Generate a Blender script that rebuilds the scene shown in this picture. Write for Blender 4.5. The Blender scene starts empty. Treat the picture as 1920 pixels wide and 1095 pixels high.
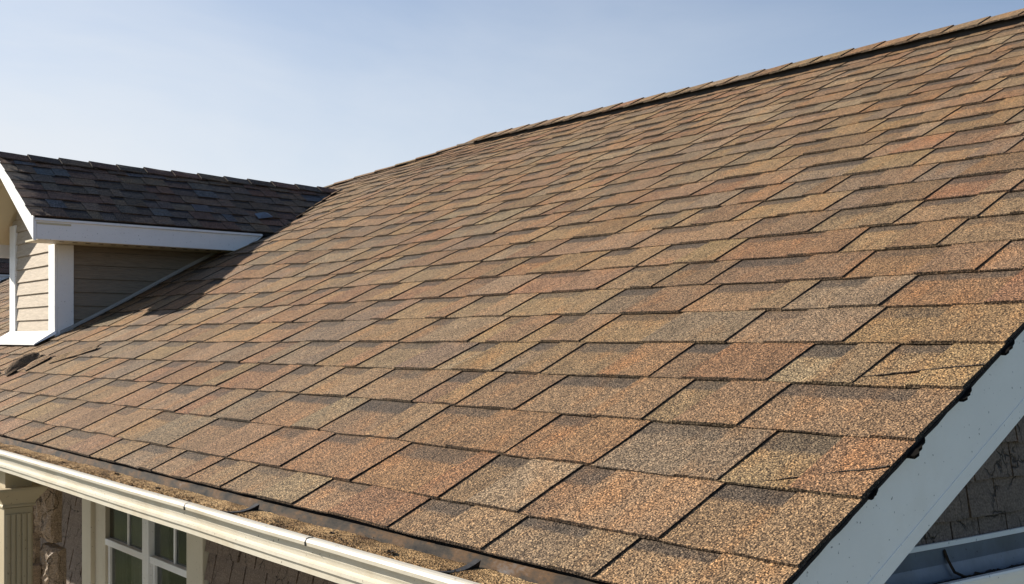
import bpy, math, random
from mathutils import Vector, noise
random.seed(7)
scene = bpy.context.scene
COL = scene.collection
H = 3.0                                  # height of the camera above the lawn
# ------------------------------------------------------------------ camera, sky, sun
cam = bpy.data.cameras.new('camera')
cam_ob = bpy.data.objects.new('camera', cam)
COL.objects.link(cam_ob)
cam_ob.location = (0, 0, H)
cam_ob.rotation_euler = (math.radians(90), 0, math.radians(49))
cam.sensor_width = 36.0
cam.lens = 36.5625
cam.shift_y = 0.0466
cam.clip_start = 0.05
cam.clip_end = 3000
scene.camera = cam_ob
SUN_TRAVEL = Vector((0.78, 0.425, -0.46)).normalized()
elev = math.asin(-SUN_TRAVEL.z)
world = bpy.data.worlds.new('World')
scene.world = world
world.use_nodes = True
wn, wl = world.node_tree.nodes, world.node_tree.links
wn.clear()
w_out = wn.new('ShaderNodeOutputWorld')
w_bg = wn.new('ShaderNodeBackground')
w_sky = wn.new('ShaderNodeTexSky')
w_sky.sky_type = 'NISHITA'
w_sky.sun_disc = False
w_sky.sun_elevation = elev
w_sky.sun_rotation = math.atan2(-SUN_TRAVEL.x, -SUN_TRAVEL.y)
w_sky.altitude = 0
w_sky.air_density = 1.0
w_sky.dust_density = 0.8
w_sky.ozone_density = 1.6
# thin high veil of cirrus, denser towards the horizon all the way round
w_tc = wn.new('ShaderNodeTexCoord')
w_map = wn.new('ShaderNodeMapping')
w_map.inputs['Scale'].default_value = (1.0, 1.6, 5.0)
w_map.inputs['Rotation'].default_value = (0.1, 0.25, 0.5)
w_noise = wn.new('ShaderNodeTexNoise')
w_noise.inputs['Scale'].default_value = 1.3
w_noise.inputs['Detail'].default_value = 7
w_noise.inputs['Roughness'].default_value = 0.55
w_noise.inputs['Distortion'].default_value = 0.4
w_sep = wn.new('ShaderNodeSeparateXYZ')
w_hor = wn.new('ShaderNodeMapRange')
w_hor.interpolation_type = 'SMOOTHSTEP'
w_hor.inputs['From Min'].default_value = 0.0
w_hor.inputs['From Max'].default_value = 0.54
w_hor.inputs['To Min'].default_value = 1.0
w_hor.inputs['To Max'].default_value = 0.0
w_cl = wn.new('ShaderNodeMapRange')
w_cl.inputs['From Min'].default_value = 0.3
w_cl.inputs['From Max'].default_value = 0.8
w_cl.inputs['To Min'].default_value = -0.12
w_cl.inputs['To Max'].default_value = 0.34
w_add = wn.new('ShaderNodeMath'); w_add.operation = 'ADD'; w_add.use_clamp = True
w_mix = wn.new('ShaderNodeMixRGB')
w_mix.inputs['Color2'].default_value = (8.0, 8.4, 8.9, 1)
wl.new(w_tc.outputs['Generated'], w_map.inputs['Vector'])
wl.new(w_map.outputs['Vector'], w_noise.inputs['Vector'])
wl.new(w_tc.outputs['Generated'], w_sep.inputs[0])
wl.new(w_sep.outputs['Z'], w_hor.inputs['Value'])
wl.new(w_noise.outputs['Fac'], w_cl.inputs['Value'])
wl.new(w_hor.outputs[0], w_add.inputs[0])
wl.new(w_cl.outputs[0], w_add.inputs[1])
w_dot = wn.new('ShaderNodeVectorMath'); w_dot.operation = 'DOT_PRODUCT'
w_dot.inputs[1].default_value = (-SUN_TRAVEL.x / 0.888, -SUN_TRAVEL.y / 0.888, 0.15)
wl.new(w_tc.outputs['Generated'], w_dot.inputs[0])
w_side = wn.new('ShaderNodeMapRange'); w_side.interpolation_type = 'SMOOTHSTEP'
w_side.inputs['From Min'].default_value = -0.5
w_side.inputs['From Max'].default_value = 0.75
w_side.inputs['To Min'].default_value = 0.08
w_side.inputs['To Max'].default_value = 1.0
wl.new(w_dot.outputs['Value'], w_side.inputs['Value'])
w_mul = wn.new('ShaderNodeMath'); w_mul.operation = 'MULTIPLY'
wl.new(w_add.outputs[0], w_mul.inputs[0]); wl.new(w_side.outputs[0], w_mul.inputs[1])
w_low = wn.new('ShaderNodeMapRange'); w_low.interpolation_type = 'SMOOTHSTEP'   # pale haze low on the horizon all round
w_low.inputs['From Min'].default_value = 0.0
w_low.inputs['From Max'].default_value = 0.25
w_low.inputs['To Min'].default_value = 0.75
w_low.inputs['To Max'].default_value = 0.0
wl.new(w_sep.outputs['Z'], w_low.inputs['Value'])
w_max = wn.new('ShaderNodeMath'); w_max.operation = 'MAXIMUM'
wl.new(w_mul.outputs[0], w_max.inputs[0]); wl.new(w_low.outputs[0], w_max.inputs[1])
wl.new(w_max.outputs[0], w_mix.inputs['Fac'])
w_tone = wn.new('ShaderNodeMixRGB'); w_tone.blend_type = 'MULTIPLY'
w_tone.inputs['Fac'].default_value = 1.0
w_tone.inputs['Color2'].default_value = (0.95, 1.10, 1.28, 1)
wl.new(w_sky.outputs[0], w_tone.inputs['Color1'])
wl.new(w_tone.outputs[0], w_mix.inputs['Color1'])
wl.new(w_mix.outputs[0], w_bg.inputs['Color'])
w_bg.inputs['Strength'].default_value = 0.055
wl.new(w_bg.outputs[0], w_out.inputs['Surface'])
sun = bpy.data.lights.new('sun', 'SUN')
sun.energy = 5.0
sun.angle = math.radians(0.5)
sun.color = (1.0, 0.93, 0.82)
sun_ob = bpy.data.objects.new('sun', sun)
COL.objects.link(sun_ob)
sun_ob.location = (-20, -12, 20)
sun_ob.rotation_euler = SUN_TRAVEL.to_track_quat('-Z', 'Y').to_euler()
vs = scene.view_settings
vs.view_transform = 'Standard'; vs.look = 'None'; vs.gamma = 1.0; vs.use_curve_mapping = False
vs.exposure = 0.88

# ------------------------------------------------------------------ materials
def mat(name, rough=0.6, spec=0.3):
    m = bpy.data.materials.new(name); m.use_nodes = True
    nt = m.node_tree; b = nt.nodes['Principled BSDF']
    b.inputs['Roughness'].default_value = rough
    b.inputs['Specular IOR Level'].default_value = spec
    return m, nt, b
def N(nt, kind, **kw):
    n = nt.nodes.new(kind)
    for k, v in kw.items():
        if k in n.inputs: n.inputs[k].default_value = v
        else: setattr(n, k, v)
    return n
def pos(nt, scale=(1, 1, 1), rot=(0, 0, 0)):
    g = nt.nodes.new('ShaderNodeNewGeometry'); mp = nt.nodes.new('ShaderNodeMapping')
    mp.inputs['Scale'].default_value = scale; mp.inputs['Rotation'].default_value = rot
    nt.links.new(g.outputs['Position'], mp.inputs['Vector'])
    return mp.outputs['Vector']
def ramp(nt, fac, stops):
    r = nt.nodes.new('ShaderNodeValToRGB')
    els = r.color_ramp.elements
    while len(els) < len(stops): els.new(0.5)
    for e, (p, c) in zip(els, stops):
        e.position = p; e.color = (c[0], c[1], c[2], 1)
    nt.links.new(fac, r.inputs['Fac']); return r.outputs['Color']
def mixc(nt, a, b, fac, mode='MIX'):
    m = nt.nodes.new('ShaderNodeMixRGB'); m.blend_type = mode
    for s, v in (('Color1', a), ('Color2', b), ('Fac', fac)):
        if isinstance(v, (int, float)): m.inputs[s].default_value = v
        elif isinstance(v, tuple): m.inputs[s].default_value = (v[0], v[1], v[2], 1)
        else: nt.links.new(v, m.inputs[s])
    return m.outputs['Color']
def bump(nt, b, h, strength=0.4, dist=0.002):
    bp = nt.nodes.new('ShaderNodeBump'); bp.inputs['Strength'].default_value = strength
    bp.inputs['Distance'].default_value = dist
    nt.links.new(h, bp.inputs['Height']); nt.links.new(bp.outputs['Normal'], b.inputs['Normal'])
def smooth_range(nt, v, a, b, lo=0.0, hi=1.0):
    r = nt.nodes.new('ShaderNodeMapRange')
    for k, x in zip(('From Min', 'From Max', 'To Min', 'To Max'), (a, b, lo, hi)): r.inputs[k].default_value = x
    nt.links.new(v, r.inputs['Value']); return r.outputs[0]

def shingle_material():
    m, nt, b = mat('asphalt_granules', 0.9, 0.25)
    at = N(nt, 'ShaderNodeVertexColor'); at.layer_name = 'tint'
    p = pos(nt)
    # mineral granules: each one its own tone
    vo = N(nt, 'ShaderNodeTexVoronoi', Scale=520.0); nt.links.new(p, vo.inputs['Vector'])
    sep = N(nt, 'ShaderNodeSeparateColor'); nt.links.new(vo.outputs['Color'], sep.inputs[0])
    g1 = ramp(nt, sep.outputs[0], [(0.0, (0.16, 0.15, 0.14)), (0.25, (0.42, 0.40, 0.38)), (0.5, (0.95, 0.94, 0.93)),
                                   (0.75, (1.35, 1.34, 1.30)), (0.92, (1.9, 1.85, 1.75)), (1.0, (2.5, 2.4, 2.2))])
    col = mixc(nt, at.outputs['Color'], g1, 1.0, 'MULTIPLY')
    # coarse clumps
    vo2 = N(nt, 'ShaderNodeTexNoise', Scale=430.0, Detail=2.0, Roughness=0.5); nt.links.new(p, vo2.inputs['Vector'])
    vo3 = N(nt, 'ShaderNodeTexNoise', Scale=170.0, Detail=3.0, Roughness=0.7); nt.links.new(p, vo3.inputs['Vector'])
    col = mixc(nt, col, ramp(nt, vo3.outputs['Fac'], [(0.32, (0.82, 0.81, 0.80)), (0.5, (1, 1, 1)), (0.68, (1.2, 1.19, 1.16))]), 1.0, 'MULTIPLY')
    g2 = ramp(nt, vo2.outputs['Fac'], [(0.30, (0.72, 0.71, 0.70)), (0.5, (1.0, 1.0, 1.0)), (0.7, (1.25, 1.24, 1.2))])
    col = mixc(nt, col, g2, 1.0, 'MULTIPLY')
    # rusty and grey granule drifts
    ps = pos(nt, (9, 3.5, 3.5))
    n3 = N(nt, 'ShaderNodeTexNoise', Scale=2.2, Detail=4.0); nt.links.new(ps, n3.inputs['Vector'])
    g3 = ramp(nt, n3.outputs['Fac'], [(0.30, (0.84, 0.83, 0.81)), (0.5, (1, 1, 1)), (0.70, (1.16, 1.02, 0.88))])
    col = mixc(nt, col, g3, 1.0, 'MULTIPLY')
    # fine drag lines running up the slope
    ps2 = pos(nt, (230, 9, 9))
    n4 = N(nt, 'ShaderNodeTexNoise', Scale=1.0, Detail=2.0); nt.links.new(ps2, n4.inputs['Vector'])
    g4 = ramp(nt, n4.outputs['Fac'], [(0.30, (0.62, 0.60, 0.58)), (0.42, (1, 1, 1)), (1.0, (1.05, 1.05, 1.05))])
    col = mixc(nt, col, g4, 1.0, 'MULTIPLY')
    nt.links.new(col, b.inputs['Base Color'])
    n5 = N(nt, 'ShaderNodeTexVoronoi', Scale=370.0, feature='SMOOTH_F1'); nt.links.new(p, n5.inputs['Vector'])
    ad = N(nt, 'ShaderNodeMath', operation='ADD'); nt.links.new(vo2.outputs['Fac'], ad.inputs[0]); nt.links.new(n5.outputs['Distance'], ad.inputs[1])
    bump(nt, b, ad.outputs[0], 0.75, 0.003)
    return m
M_SH = shingle_material()

def plain(name, color, rough=0.6, spec=0.3, var=0.12, scale=9.0, bumpy=0.0, bscale=120.0, specks=0.0, streak=None):
    m, nt, b = mat(name, rough, spec)
    n = N(nt, 'ShaderNodeTexNoise', Scale=scale, Detail=6.0, Roughness=0.6)
    nt.links.new(pos(nt, streak or (1, 1, 1)), n.inputs['Vector'])
    lo = tuple(c * (1 - var) for c in color); hi = tuple(min(1, c * (1 + var)) for c in color)
    col = ramp(nt, n.outputs['Fac'], [(0.3, lo), (0.7, hi)])
    if specks:
        v = N(nt, 'ShaderNodeTexNoise', Scale=140.0, Detail=2.0); nt.links.new(pos(nt), v.inputs['Vector'])
        f = smooth_range(nt, v.outputs['Fac'], 0.70, 0.74)
        col = mixc(nt, col, tuple(c * 0.35 for c in color), f)
        v2 = N(nt, 'ShaderNodeTexNoise', Scale=5.0, Detail=8.0, Roughness=0.7); nt.links.new(pos(nt), v2.inputs['Vector'])
        f2 = smooth_range(nt, v2.outputs['Fac'], 0.5, 0.8, 0.0, specks)
        col = mixc(nt, col, (color[0] * .62, color[1] * .52, color[2] * .38), f2)
    nt.links.new(col, b.inputs['Base Color'])
    if bumpy:
        nb = N(nt, 'ShaderNodeTexNoise', Scale=bscale, Detail=5.0); nt.links.new(pos(nt, streak or (1, 1, 1)), nb.inputs['Vector'])
        bump(nt, b, nb.outputs['Fac'], bumpy, 0.002)
    return m
M_DARK = plain('asphalt_core', (0.022, 0.018, 0.015), 0.9, 0.2, 0.3, 60, 0.5)
M_TORN = plain('torn_black_felt', (0.008, 0.007, 0.006), 0.95, 0.05, 0.3, 60, 0.5)
M_DECK = plain('roofing_felt', (0.03, 0.027, 0.025), 0.9, 0.2)
M_WHITE = plain('white_trim_paint', (0.7544, 0.7544, 0.7452), 0.45, 0.4, 0.04, 6, 0.10, 60, specks=0.18)
M_BARGE = plain('weathered_white_board', (0.90, 0.87, 0.82), 0.5, 0.35, 0.06, 3, 0.25, 200, specks=0.22)
M_CREAM = plain('cream_trim_paint', (0.5270, 0.4760, 0.3740), 0.5, 0.35, 0.05, 7, 0.12, 60, specks=0.25)
M_COL = plain('warm_cream_column_paint', (0.4000, 0.3360, 0.2240), 0.55, 0.3, 0.05, 7, 0.12, 60, specks=0.2)
M_GUT = plain('cream_gutter_enamel', (0.5712, 0.5292, 0.4368), 0.45, 0.4, 0.08, 5, 0.12, 40, specks=0.85)
M_SOFFIT = plain('cream_soffit', (0.5280, 0.4640, 0.3200), 0.55, 0.3, 0.05, 5)
def soil_material():
    m, nt, b = mat('packed_granule_debris', 0.95, 0.08)
    n = N(nt, 'ShaderNodeTexNoise', Scale=11.0, Detail=6.0, Roughness=0.7); nt.links.new(pos(nt), n.inputs['Vector'])
    col = ramp(nt, n.outputs['Fac'], [(0.34, (0.085, 0.05, 0.028)), (0.46, (0.25, 0.16, 0.08)), (0.60, (0.42, 0.28, 0.145)), (0.8, (0.48, 0.35, 0.20))])
    v = N(nt, 'ShaderNodeTexVoronoi', Scale=380.0); nt.links.new(pos(nt), v.inputs['Vector'])
    sp = N(nt, 'ShaderNodeSeparateColor'); nt.links.new(v.outputs['Color'], sp.inputs[0])
    col = mixc(nt, col, ramp(nt, sp.outputs[0], [(0.0, (0.25, 0.23, 0.2)), (0.4, (0.8, 0.78, 0.75)), (1.0, (1.5, 1.45, 1.35))]), 1.0, 'MULTIPLY')
    nt.links.new(col, b.inputs['Base Color']); bump(nt, b, v.outputs['Distance'], 0.8, 0.003)
    return m
M_SOIL = soil_material()
M_PAPER = plain('dark_building_paper', (0.045, 0.035, 0.028), 0.9, 0.1, 0.3, 20)
M_BLACK = plain('black_metal', (0.02, 0.018, 0.016), 0.55, 0.4, 0.3, 60, 0.3)
M_LEAF = plain('dead_leaf', (0.05, 0.032, 0.018), 0.8, 0.2, 0.4, 80, 0.4)
M_GREYMETAL = plain('galvanised_metal', (0.34, 0.36, 0.40), 0.45, 0.5, 0.15, 30, 0.2)
M_TROUGH = plain('dull_blue_grey_metal', (0.11, 0.135, 0.165), 0.4, 0.5, 0.25, 14, 0.15, 60, specks=0.8)
M_FLASH = plain('taupe_flashing', (0.30, 0.28, 0.25), 0.5, 0.4, 0.1, 30)

def siding_material(name, color, cracks=0.0):
    m, nt, b = mat(name, 0.7, 0.25)
    wv = N(nt, 'ShaderNodeTexNoise', Scale=6.0, Detail=5.0, Distortion=1.2)
    nt.links.new(pos(nt, (2.2, 2.2, 22)), wv.inputs['Vector'])
    col = ramp(nt, wv.outputs['Fac'], [(0.35, tuple(c * 0.86 for c in color)), (0.5, color), (0.65, tuple(c * 1.1 for c in color))])
    hgt = wv.outputs['Fac']
    if cracks:
        nz = N(nt, 'ShaderNodeTexNoise', Scale=30.0, Detail=3.0); nt.links.new(pos(nt), nz.inputs['Vector'])
        vm = N(nt, 'ShaderNodeVectorMath', operation='MULTIPLY_ADD')
        vm.inputs[1].default_value = (0.03, 0.03, 0.03)
        nt.links.new(nz.outputs['Color'], vm.inputs[0]); nt.links.new(pos(nt), vm.inputs[2])
        mp = N(nt, 'ShaderNodeMapping'); mp.inputs['Scale'].default_value = (1, 1, 0.55)
        nt.links.new(vm.outputs[0], mp.inputs['Vector'])
        vo = N(nt, 'ShaderNodeTexVoronoi', feature='DISTANCE_TO_EDGE', Scale=22.0)
        nt.links.new(mp.outputs['Vector'], vo.inputs['Vector'])
        ma = N(nt, 'ShaderNodeTexNoise', Scale=12.0, Detail=2.0); nt.links.new(pos(nt), ma.inputs['Vector'])
        e = smooth_range(nt, vo.outputs['Distance'], 0.006, 0.03)
        k = smooth_range(nt, ma.outputs['Fac'], 0.46, 0.54, 1.0, 0.0)
        mx = N(nt, 'ShaderNodeMath', operation='MAXIMUM'); nt.links.new(e, mx.inputs[0]); nt.links.new(k, mx.inputs[1])
        col = mixc(nt, tuple(c * 0.22 for c in color), col, mx.outputs[0])
        gr = N(nt, 'ShaderNodeTexNoise', Scale=260.0, Detail=2.0); nt.links.new(pos(nt), gr.inputs['Vector'])
        col = mixc(nt, col, ramp(nt, gr.outputs['Fac'], [(0.3, (0.6, 0.6, 0.6)), (0.7, (1.35, 1.35, 1.35))]), 1.0, 'MULTIPLY')
        ad = N(nt, 'ShaderNodeMath', operation='MULTIPLY_ADD'); nt.links.new(mx.outputs[0], ad.inputs[0])
        ad.inputs[1].default_value = 2.0; nt.links.new(gr.outputs['Fac'], ad.inputs[2]); hgt = ad.outputs[0]
    nt.links.new(col, b.inputs['Base Color'])
    bump(nt, b, hgt, 0.55, 0.003)
    return m
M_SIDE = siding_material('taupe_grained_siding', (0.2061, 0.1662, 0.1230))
M_SIDE_LIT = siding_material('sunlit_tone_siding', (0.40, 0.335, 0.26))  # lit copy of the taupe siding: sunlight painted into the front planks
M_WSH = siding_material('taupe_wood_shingle', (0.1692, 0.1260, 0.0972), 1.0)
M_ROUGH = siding_material('rough_split_shingle', (0.2475, 0.1875, 0.1350), 1.0)

def apron_material():
    m, nt, b = mat('stained_metal_apron', 0.8, 0.12)
    n = N(nt, 'ShaderNodeTexNoise', Scale=14.0, Detail=9.0, Roughness=0.72); nt.links.new(pos(nt, (1, 1, 2)), n.inputs['Vector'])
    col = ramp(nt, n.outputs['Fac'], [(0.34, (0.012, 0.012, 0.013)), (0.46, (0.045, 0.036, 0.028)), (0.56, (0.10, 0.058, 0.030)), (0.70, (0.15, 0.14, 0.135))])
    nt.links.new(col, b.inputs['Base Color']); bump(nt, b, n.outputs['Fac'], 0.4, 0.002)
    return m
M_APRON = apron_material()

def glass_material():
    m, nt, b = mat('window_glass', 0.02, 0.5)
    b.inputs['Transmission Weight'].default_value = 1.0
    b.inputs['IOR'].default_value = 1.25
    b.inputs['Base Color'].default_value = (0.45, 0.47, 0.45, 1)
    return m
M_GLASS = glass_material()
M_ROOM = plain('dark_room', (0.02, 0.018, 0.016), 0.9, 0.1)
M_CURT = plain('grey_curtain', (0.4400, 0.4235, 0.4015), 0.9, 0.1, 0.05)

def lawn_material():
    m, nt, b = mat('lawn', 0.95, 0.1)
    n = N(nt, 'ShaderNodeTexNoise', Scale=0.35, Detail=8.0); nt.links.new(pos(nt), n.inputs['Vector'])
    col = ramp(nt, n.outputs['Fac'], [(0.3, (0.016, 0.026, 0.006)), (0.5, (0.045, 0.065, 0.012)), (0.7, (0.085, 0.10, 0.02))])
    nt.links.new(col, b.inputs['Base Color'])
    return m
M_LAWN = lawn_material()

# ------------------------------------------------------------------ object helpers
WPOS = {}
def link(name, verts, faces, mats, parent=None, cols=None, mi=None, smooth=False, recalc=True):
    """one mesh object; verts in world coordinates with z relative to the camera height"""
    vs_ = [Vector((v[0], v[1], v[2] + H)) for v in verts]
    lo = [min(v[i] for v in vs_) for i in range(3)]; hi = [max(v[i] for v in vs_) for i in range(3)]
    org = Vector(((lo[0] + hi[0]) / 2, (lo[1] + hi[1]) / 2, lo[2]))
    me = bpy.data.meshes.new(name)
    me.from_pydata([v - org for v in vs_], [], faces)
    if not isinstance(mats, (list, tuple)): mats = [mats]
    for m in mats: me.materials.append(m)
    if mi: me.polygons.foreach_set('material_index', mi)
    if smooth: me.polygons.foreach_set('use_smooth', [True] * len(faces))
    if cols:
        ca = me.color_attributes.new('tint', 'FLOAT_COLOR', 'CORNER')
        flat = []
        for f, c in zip(faces, cols):
            if isinstance(c, list):
                for q in c: flat += [q[0], q[1], q[2], 1.0]
            else: flat += [c[0], c[1], c[2], 1.0] * len(f)
        ca.data.foreach_set('color', flat)
    me.update()
    o = bpy.data.objects.new(name, me)
    COL.objects.link(o)
    if parent is not None:
        o.parent = parent; o.location = org - WPOS[parent.name]
    else: o.location = org
    WPOS[o.name] = org
    return o
class MB:
    """collects boxes and sweeps into one mesh"""
    def __init__(s): s.v = []; s.f = []
    def hexa(s, p):                       # 8 points: bottom ring then top ring
        b = len(s.v); s.v += [tuple(q) for q in p]
        for f in ((3, 2, 1, 0), (4, 5, 6, 7), (0, 1, 5, 4), (1, 2, 6, 5), (2, 3, 7, 6), (3, 0, 4, 7)):
            s.f.append(tuple(b + i for i in f)); 
        return s
    def box(s, x0, x1, y0, y1, z0, z1):
        return s.hexa([(x0, y0, z0), (x1, y0, z0), (x1, y1, z0), (x0, y1, z0), (x0, y0, z1), (x1, y0, z1), (x1, y1, z1), (x0, y1, z1)])
    def sweep(s, profile, p0, p1, closed=True):   # profile: offsets (vectors) swept from p0 to p1
        b = len(s.v); n = len(profile)
        for P in (p0, p1):
            for q in profile: s.v.append(tuple(Vector(P) + Vector(q)))
        for i in range(n if closed else n - 1):
            j = (i + 1) % n; s.f.append((b + i, b + j, b + n + j, b + n + i))
        if closed:
            s.f.append(tuple(b + i for i in reversed(range(n)))); s.f.append(tuple(b + n + i for i in range(n)))
        return s
    def build(s, name, m, parent=None, smooth=False): return link(name, s.v, s.f, m, parent, smooth=smooth)
def bevel(o, w=0.002):
    md = o.modifiers.new('soft_edge', 'BEVEL'); md.width = w; md.segments = 2; md.limit_method = 'ANGLE'
    return o
def empty(name, loc):
    o = bpy.data.objects.new(name, None); COL.objects.link(o); o.location = loc; o.empty_display_size = 0.3
    WPOS[o.name] = Vector(loc); return o

# ------------------------------------------------------------------ ground
g = link('lawn_ground', [(-1500, -1500, -H), (1500, -1500, -H), (1500, 1500, -H), (-1500, 1500, -H)], [(0, 1, 2, 3)], M_LAWN)
g['kind'] = 'structure'

dw = link('bounce_slab', [(-8, -6, -H), (3, -6, -H), (3, 1.3, -H), (-8, 1.3, -H), (-8, -6, -H + .05), (3, -6, -H + .05), (3, 1.3, -H + .05), (-8, 1.3, -H + .05)],
          [(3, 2, 1, 0), (4, 5, 6, 7), (0, 1, 5, 4), (1, 2, 6, 5), (2, 3, 7, 6), (3, 0, 4, 7)], plain('pale_bounce_surface', (0.3910, 0.3485, 0.2805), 0.85, 0.2, 0.1, 2))  # unseen slab added to bounce warm light up under the eaves
dw['kind'] = 'structure'

# ------------------------------------------------------------------ the house
house = empty('house', (-3.0, 2.0, 0.0))
house['label'] = 'house with brown asphalt shingle roof, gabled dormers and cream gutter'
house['category'] = 'house'

T = 0.477; C = math.sqrt(1 + T * T)
NRM = Vector((0, -T / C, 1 / C))
X_RAKE = -0.632
def sst(a, b, x):
    u = max(0.0, min(1.0, (x - a) / (b - a))); return u * u * (3 - 2 * u)
def zroof(x, y):
    return T * y - 0.70 + 0.05 * sst(-3.2, -4.5, x) * sst(1.45, 2.35, y) * (1 - 0.9 * sst(3.0, 3.9, y))
def P(x, s, n):
    """point on the main roof: x along the eave, s up the slope, n above the deck"""
    y = s / C
    w = 0.0022 * noise.noise(Vector((x * 1.7, s * 2.1, 3.3))) + 0.0010 * noise.noise(Vector((x * 6.0, s * 6.0, 9.0)))
    return Vector((x, y, zroof(x, y))) + NRM * (n + w)
HIP = [(3.04, -5.68), (3.42, -5.60), (3.63, -5.36), (3.83, -5.12), (3.94, -4.99)]
def hip_x(y):
    if y < HIP[0][0]: return -11.5
    for (a, xa), (b, xb) in zip(HIP, HIP[1:]):
        if y <= b: return xa + (xb - xa) * (y - a) / (b - a)
    return HIP[-1][1]
Y_EAVE, Y_RIDGE = 0.875, 3.935

TAN = (0.2049, 0.1355, 0.0767); GOLD = (0.2123, 0.1355, 0.0686); RUST = (0.1976, 0.1103, 0.0565); GREY = (0.1647, 0.1212, 0.0808)
PALE = (0.2159, 0.1585, 0.0975); BROWN = (0.1647, 0.1044, 0.0579); BAND_DARK = (0.0681, 0.0533, 0.0414); BLUE = (0.0629, 0.0703, 0.0814)
def pick(pal):
    r = random.random() * sum(w for w, _ in pal)
    for w, c in pal:
        r -= w
        if r <= 0: break
    k = random.uniform(0.90, 1.10)
    if pal is SUNNY: c = lerp(c, (0.200, 0.126, 0.074), 0.20)
    return tuple(q * k * random.uniform(0.96, 1.04) for q in c)
SUNNY = [(3.4, TAN), (2.6, GOLD), (2.6, RUST), (1.8, GREY), (0.8, PALE), (2.0, BROWN)]
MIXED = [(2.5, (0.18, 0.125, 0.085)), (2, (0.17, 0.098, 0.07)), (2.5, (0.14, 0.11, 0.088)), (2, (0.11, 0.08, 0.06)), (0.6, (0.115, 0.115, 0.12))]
def lerp(a, b, t): return tuple(p + (q - p) * t for p, q in zip(a, b))
CORE = (0.050, 0.040, 0.032)

def cell(PF, x0, x1, xm, s0, s1, xlim=None, pal=SUNNY, k=1.0, sl=(0, 0, 0), band_dark=BAND_DARK):
    """one laminated shingle tooth: low exposed part x0..xm, raised tooth xm..x1. PF maps (x, s, n)"""
    e = s1 - s0; top = s1 + 0.022
    V, F, Cc = [], [], []
    ca, cb = pick(pal), pick(pal)
    if random.random() < 0.35: cb = lerp(ca, cb, 0.3)
    cd = lerp(ca, cb, 0.5)
    band = lerp(band_dark, ca, random.uniform(0.08, 0.45)); bf = random.uniform(0.60, 0.76)  # dark granules printed across the top of the low part
    nb_l, nt_l, nb_h, nt_h = 0.0055 * k, 0.0010 * k, 0.0083 * k, 0.0036 * k
    def patch(xa, xb, slant_a, slant_b, nb, nt, rows, ncol, cfun, edge_r, edge_l, thick):
        base = len(V); grid = []
        for r, fr in enumerate(rows):
            s = s0 + e * fr
            row = []
            for c in range(ncol + 1):
                u = c / ncol
                a = xa + slant_a * fr; b = xb + slant_b * fr
                x = a + (b - a) * u
                ss = s
                if r == 0: ss += random.uniform(-0.0014, 0.0014)
                if xlim is not None: x = max(x, xlim(ss))
                if 0 < c < ncol: x += random.uniform(-.004, .004)
                n = nb + (nt - nb) * fr
                if r == 0: n += random.uniform(-.0006, .0009)
                row.append(len(V)); V.append(PF(x, ss, n))
            grid.append(row)
        for r in range(len(rows) - 1):
            for c in range(ncol):
                F.append((grid[r][c], grid[r][c + 1], grid[r + 1][c + 1], grid[r + 1][c]))
                Cc.append([cfun(rows[r], c / ncol), cfun(rows[r], (c + 1) / ncol), cfun(rows[r + 1], (c + 1) / ncol), cfun(rows[r + 1], c / ncol)])
        low = []
        for c in range(ncol + 1):
            low.append(len(V)); q = V[grid[0][c]]
            V.append(q - Vector(PF(x0, s0, thick)) + Vector(PF(x0, s0, 0.0)))
        for c in range(ncol):
            F.append((low[c], low[c + 1], grid[0][c + 1], grid[0][c])); Cc.append(lerp(CORE, ca, 0.28))
        for flag, ci in ((edge_r, ncol), (edge_l, 0)):
            if not flag: continue
            side = []
            for r in range(len(rows)):
                side.append(len(V)); q = V[grid[r][ci]]
                V.append(q - Vector(PF(x0, s0, thick)) + Vector(PF(x0, s0, 0.0)))
            for r in range(len(rows) - 1):
                f = (grid[r][ci], side[r], side[r + 1], grid[r + 1][ci])
                F.append(f if ci else tuple(reversed(f))); Cc.append(CORE)
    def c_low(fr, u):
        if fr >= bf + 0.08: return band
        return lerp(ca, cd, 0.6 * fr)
    def c_high(fr, u): return lerp(cb, lerp(cb, cd, 0.6), u * (1 - fr))
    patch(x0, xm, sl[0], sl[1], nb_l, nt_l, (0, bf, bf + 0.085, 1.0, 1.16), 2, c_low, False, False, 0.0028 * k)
    patch(xm, x1, sl[1], sl[2], nb_h, nt_h, (0, 0.5, 1.0, 1.16), 2, c_high, True, True, 0.0056 * k)
    return V, F, Cc

# camera used to sort the shingles by the size they show at
CP = Vector((0, 0, 0)); th = math.radians(49)
FW = Vector((-math.sin(th), math.cos(th), 0)); RT = Vector((math.cos(th), math.sin(th), 0))
def shown_area(Vs):
    pts = []
    for q in Vs:
        d = q.dot(FW)
        if d < 0.1: return 0
        pts.append((960 + 1950 * q.dot(RT) / d, 637 - 1950 * q.z / d))
    xs = [p[0] for p in pts]; ys = [p[1] for p in pts]
    if max(xs) < 0 or min(xs) > 1920 or max(ys) < 0 or min(ys) > 1095: return 0
    a, b, c, d = pts
    return abs((c[0] - a[0]) * (d[1] - b[1]) - (d[0] - b[0]) * (c[1] - a[1])) / 2

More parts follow.
